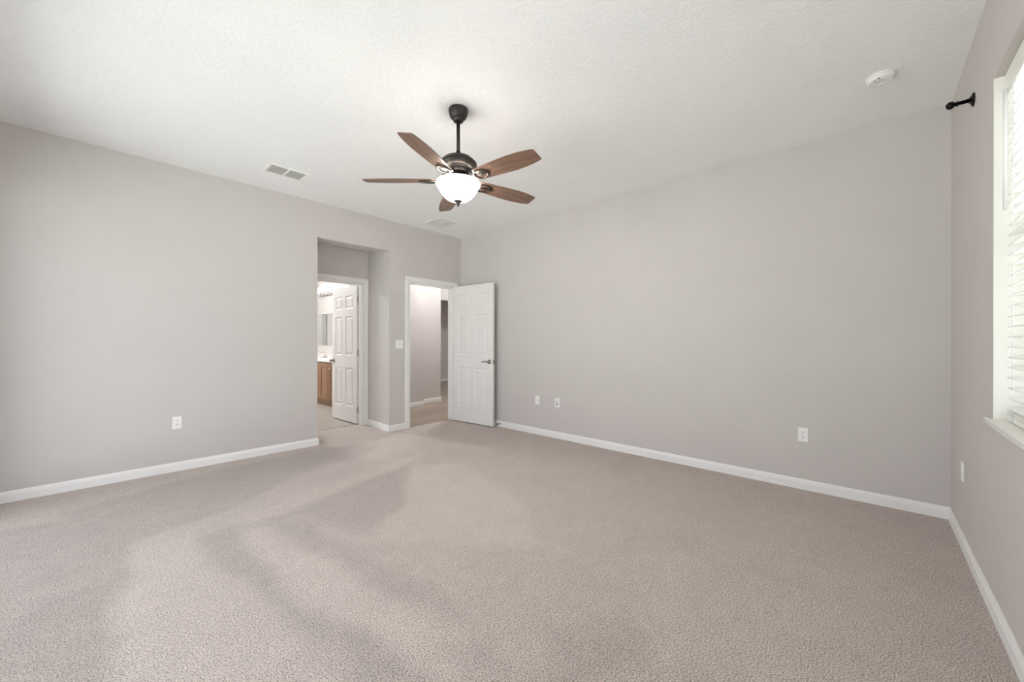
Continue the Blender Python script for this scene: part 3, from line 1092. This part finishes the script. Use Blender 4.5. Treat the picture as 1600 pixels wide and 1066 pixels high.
# ------------------------------------------------------------------ wall plates.  Local frame: x along the wall, -y out of the wall, z up
def plate_base(root, w=0.070, h=0.115):
    mb = MB()
    t = bmesh.new()
    rings = []
    for ins, d_ in ((0, 0), (0, 0.0025), (0.003, 0.0055), (0.006, 0.006)):
        rings.append([t.verts.new((sx * (w / 2 - ins), -d_, sz * (h / 2 - ins))) for sx, sz in ((-1, -1), (1, -1), (1, 1), (-1, 1))])
    t.faces.new(rings[0])
    for p, q in zip(rings, rings[1:]):
        for k in range(4):
            t.faces.new([p[k], p[(k + 1) % 4], q[(k + 1) % 4], q[k]])
    t.faces.new(rings[-1][::-1])
    bmesh.ops.recalc_face_normals(t, faces=t.faces)
    mb.merge(t)
    return mb.build('cover_plate', M['plastic'], root)


def receptacle(root, zc):
    mb = MB()
    out = []
    for k in range(24):
        a = 2 * math.pi * k / 24
        out.append((0.0168 * math.cos(a), max(-0.0125, min(0.0125, 0.0168 * math.sin(a)))))
    mb.plate(out, 0.0055, 0.0085, Matrix.Translation((0, 0, zc)) @ Matrix.Rotation(math.pi / 2, 4, 'X'))
    r = mb.build('receptacle', M['plastic'], root)
    mb = MB()
    mb.box(-0.0078, -0.0090, zc + 0.0005, -0.0050, -0.0080, zc + 0.0085)
    mb.box(0.0050, -0.0090, zc + 0.0010, 0.0078, -0.0080, zc + 0.0080)
    mb.lathe([(0, 0.0080), (0.0030, 0.0080), (0.0030, 0.0090), (0, 0.0090)], 14, Matrix.Translation((0, 0, zc - 0.0065)) @ Matrix.Rotation(math.pi / 2, 4, 'X'))
    mb.build('socket_slot', M['slot'], r)


def screw(root, z):
    mb = MB()
    mb.lathe([(0, 0.0055), (0.0032, 0.0058), (0.0030, 0.0072), (0, 0.0076)], 14, Matrix.Translation((0, 0, z)) @ Matrix.Rotation(math.pi / 2, 4, 'X'))
    mb.build('screw', M['plastic'], root)


# orientation per wall (local -y points into the room)
ROT_L = 0.0                       # left wall: room is towards -y
ROT_B = -math.pi / 2              # long wall at +X: room is towards -x
ROT_W = math.pi                   # window wall: room is towards +y
ol = thing('wall_outlet', 'white duplex outlet low on the wall left of the passage', 'outlet', (0.563, YL, 0.449), ROT_L, 'duplex wall outlets')
plate_base(ol)
receptacle(ol, 0.0195)
receptacle(ol, -0.0195)
screw(ol, 0.0)
dup(ol, (XR, 0.402, 0.447), (0, 0, ROT_B), 'white duplex outlet on the long wall nearest the window corner')
dup(ol, (3.515, YW, 0.441), (0, 0, ROT_W), 'white duplex outlet seen edge-on below the window wall bracket')
# telephone and cable plates side by side on the long wall
ph = thing('phone_jack', 'pale telephone jack plate on the long wall closest to the entry door', 'wall plate', (XR, 3.201, 0.445), ROT_B)
plate_base(ph)
mb = MB()
mb.box(-0.009, -0.0075, -0.009, 0.009, -0.0055, 0.009)
mb.build('jack', M['plastic'], ph)
screw(ph, 0.030)
screw(ph, -0.030)
cj = thing('cable_jack', 'white cable plate with one dark socket on the long wall', 'wall plate', (XR, 2.878, 0.446), ROT_B)
plate_base(cj)
mb = MB()
mb.box(-0.009, -0.0072, -0.031, 0.009, -0.0055, -0.011)
mb.build('jack', M['slot'], cj)
mb = MB()
mb.lathe([(0, 0.0055), (0.007, 0.0055), (0.007, 0.0075), (0.0047, 0.0075), (0.0047, 0.011), (0, 0.011)], 16, Matrix.Translation((0, 0, 0.012)) @ Matrix.Rotation(math.pi / 2, 4, 'X'))
mb.build('coaxial_socket', M['nickel'], cj)
# double rocker switch between the passage and the entry door
sw = thing('light_switch', 'white double rocker light switch beside the entry doorway', 'light switch', (2.886, YL, 1.172), ROT_L)
plate_base(sw, 0.117, 0.117)
for s in (-1, 1):
    mb = MB()
    x = s * 0.023
    mb.box(x - 0.0175, -0.0070, -0.0345, x + 0.0175, -0.0052, 0.0345)
    fr_ = mb.build('rocker_frame', M['plastic'], sw)
    mb = MB()
    t = bmesh.new()
    a_ = [t.verts.new(p) for p in ((x - 0.015, -0.006, -0.032), (x + 0.015, -0.006, -0.032), (x + 0.015, -0.006, 0.032), (x - 0.015, -0.006, 0.032))]
    m_ = [t.verts.new(p) for p in ((x - 0.015, -0.0075, 0), (x + 0.015, -0.0075, 0))]
    b_ = [t.verts.new(p) for p in ((x - 0.015, -0.0115, -0.032), (x + 0.015, -0.0115, -0.032), (x + 0.015, -0.0082, 0.032), (x - 0.015, -0.0082, 0.032))]
    t.faces.new(a_)
    t.faces.new([b_[0], b_[1], m_[1], m_[0]])
    t.faces.new([m_[0], m_[1], b_[2], b_[3]])
    t.faces.new([a_[0], a_[1], b_[1], b_[0]])
    t.faces.new([a_[2], a_[3], b_[3], b_[2]])
    t.faces.new([a_[1], a_[2], b_[2], m_[1], b_[1]])
    t.faces.new([a_[3], a_[0], b_[0], m_[0], b_[3]])
    bmesh.ops.recalc_face_normals(t, faces=t.faces)
    mb.merge(t)
    mb.build('rocker', M['plastic'], fr_)

# ------------------------------------------------------------------ curtain bracket beside the window
cb = thing('curtain_holdback', 'glossy black curtain bracket with a ball end above the window corner', 'curtain bracket', (3.190, YW, 2.502), 0)
RY = Matrix.Rotation(-math.pi / 2, 4, 'X')      # lathe axis to +y
mb = MB()
mb.lathe([(0, 0), (0.034, 0), (0.036, 0.003), (0.034, 0.008), (0.026, 0.010), (0.020, 0.014), (0.0115, 0.020), (0, 0.020)], 40, RY)
mb.build('wall_plate', M['black'], cb)
mb = MB()
mb.lathe([(0, 0.015), (0.0105, 0.016), (0.0098, 0.056), (0.0135, 0.057), (0.0140, 0.060), (0.0135, 0.063), (0.010, 0.064), (0.0085, 0.070), (0, 0.070)], 32, RY)
mb.build('arm', M['black'], cb)
mb = MB()
prof = [(0, 0.066)]
for k in range(1, 16):
    a = math.pi * k / 16
    prof.append((0.0205 * math.sin(a), 0.0845 - 0.0185 * math.cos(a)))
prof.append((0, 0.103))
mb.lathe(prof, 32, RY)
mb.build('finial', M['black'], cb)

# ------------------------------------------------------------------ bathroom fittings seen through the doorway
va = thing('bathroom_vanity', 'brown oak bathroom vanity cabinet beyond the open door', 'vanity', (3.27, 8.10, 0))
mb = MB()
mb.box(-0.22, -1.14, 0, 0.26, 1.14, 0.10)
mb.box(-0.25, -1.14, 0.10, 0.27, 1.14, 0.82)
mb.build('cabinet_body', M['oak'], va)


def panel_front(name, y0, y1, z0, z1, parent):
    mb = MB()
    mb.box(-0.268, y0, z0, -0.2505, y1, z1)
    f = 0.05
    if y1 - y0 > 0.2 and z1 - z0 > 0.3:
        for q in ((y0, z0, y0 + f, z1), (y1 - f, z0, y1, z1), (y0 + f, z0, y1 - f, z0 + f), (y0 + f, z1 - f, y1 - f, z1)):
            mb.box(-0.276, q[0], q[1], -0.268, q[2], q[3], 0.002)
        mb.box(-0.274, y0 + f + 0.02, z0 + f + 0.02, -0.268, y1 - f - 0.02, z1 - f - 0.02, 0.003)
    return mb.build(name, M['oak'], parent)


def knob(parent, y, z):
    mb = MB()
    mb.lathe([(0, 0.268), (0.006, 0.268), (0.006, 0.284), (0.014, 0.290), (0.012, 0.298), (0, 0.299)], 16, Matrix.Translation((0, y, z)) @ Matrix.Rotation(-math.pi / 2, 4, 'Y'))
    mb.build('knob', M['chrome'], parent)


for y0, y1 in ((-1.10, -0.80), (-0.78, -0.385)):
    p_ = panel_front('cabinet_door', y0, y1, 0.13, 0.80, va)
    knob(p_, y1 - 0.04, 0.70)
for k in range(4):
    z0 = 0.13 + k * 0.17
    p_ = panel_front('drawer', -0.365, -0.02, z0, z0 + 0.155, va)
    knob(p_, -0.19, z0 + 0.078)
p_ = panel_front('cabinet_door', -0.465 + 0.49, 0.33, 0.13, 0.80, va)
knob(p_, 0.07, 0.70)
p_ = panel_front('cabinet_door', 0.35, 0.66, 0.13, 0.80, va)
knob(p_, 0.62, 0.70)
mb = MB()
mb.box(2.99, 6.95, 0.822, 3.549, 9.26, 0.86, 0.006)
mb.box(3.527, 6.95, 0.86, 3.549, 9.26, 0.96, 0.003)
tag(mb.build('countertop', M['counter']), 'speckled pale counter on top of the bathroom vanity', 'countertop')
fc = thing('sink_faucet', 'small chrome faucet on the bathroom counter', 'faucet', (3.40, 8.48, 0.8605))
mb = MB()
mb.box(-0.025, -0.09, 0, 0.025, 0.09, 0.015, 0.005)
mb.tube([(0, 0, 0.01), (0, 0, 0.09), (-0.03, 0, 0.125), (-0.09, 0, 0.12), (-0.115, 0, 0.095)], [0.014, 0.012, 0.011, 0.010, 0.009], 12)
mb.build('spout', M['chrome'], fc)
for s in (-1, 1):
    mb = MB()
    mb.lathe([(0, 0.012), (0.018, 0.012), (0.014, 0.035), (0.017, 0.05), (0, 0.056)], 16, Matrix.Translation((0, s * 0.07, 0)))
    mb.build('tap_handle', M['chrome'], fc)
mb = MB()
mb.box(3.541, 6.98, 1.126, 3.549, 9.24, 1.82)
tag(mb.build('wall_mirror', M['mirror']), 'frameless mirror on the wall above the bathroom counter', 'mirror')
vl = thing('vanity_light', 'chrome bar light with glowing globes above the bathroom mirror', 'wall light', (3.549, 8.66, 2.27))
mb = MB()
mb.box(-0.03, -0.47, -0.055, 0, 0.47, 0.055, 0.006)
mb.build('back_plate', M['chrome'], vl)
for k in range(5):
    y = -0.38 + k * 0.19
    mb = MB()
    mb.tube([(-0.03, y, -0.02), (-0.08, y, -0.03), (-0.10, y, -0.02)], 0.008, 8)
    mb.lathe([(0, -0.03), (0.028, -0.028), (0.034, -0.005), (0.034, 0.012), (0, 0.012)], 20, Matrix.Translation((-0.10, y, 0)))
    s_ = mb.build('socket', M['chrome'], vl)
    mb = MB()
    mb.lathe([(0, 0.010), (0.032, 0.013), (0.050, 0.030), (0.060, 0.060), (0.057, 0.090), (0.040, 0.115), (0.015, 0.126), (0, 0.127)], 24, Matrix.Translation((-0.10, y, 0)))
    mb.build('globe', M['globe'], s_)

# unseen ceiling light added to brighten the bathroom
bc = thing('bathroom_fill_light', 'unseen round fill light added to brighten the bathroom', 'ceiling light', (2.05, 7.70, H))
mb = MB()
mb.lathe([(0, 0), (0.16, 0), (0.165, -0.012), (0.155, -0.02), (0, -0.02)], 40)
mb.build('base', M['nickel'], bc)
mb = MB()
mb.lathe([(0.15, -0.02), (0.145, -0.045), (0.115, -0.075), (0.06, -0.093), (0, -0.098)], 40)
mb.build('lamp_shade', M['bath_fill'], bc)

# unseen fill light added to brighten the hallway beyond the entry door
hl = thing('hallway_fill_light', 'unseen round fill light added to brighten the hallway beyond the doorway', 'ceiling light', (4.60, 5.50, H))
mb = MB()
mb.lathe([(0, 0), (0.16, 0), (0.165, -0.012), (0.155, -0.02), (0, -0.02)], 40)
mb.build('base', M['nickel'], hl)
mb = MB()
mb.lathe([(0.15, -0.02), (0.145, -0.045), (0.115, -0.075), (0.06, -0.093), (0, -0.098)], 40)
mb.build('lamp_shade', M['hall_fill'], hl)
dup(hl, (7.20, 6.70, H), (0, 0, 0), 'unseen round fill light added in the room past the hallway wall end')  # second unseen fill light, added to brighten the header beam and far wall
hl['group'] = 'added hallway fill lights'
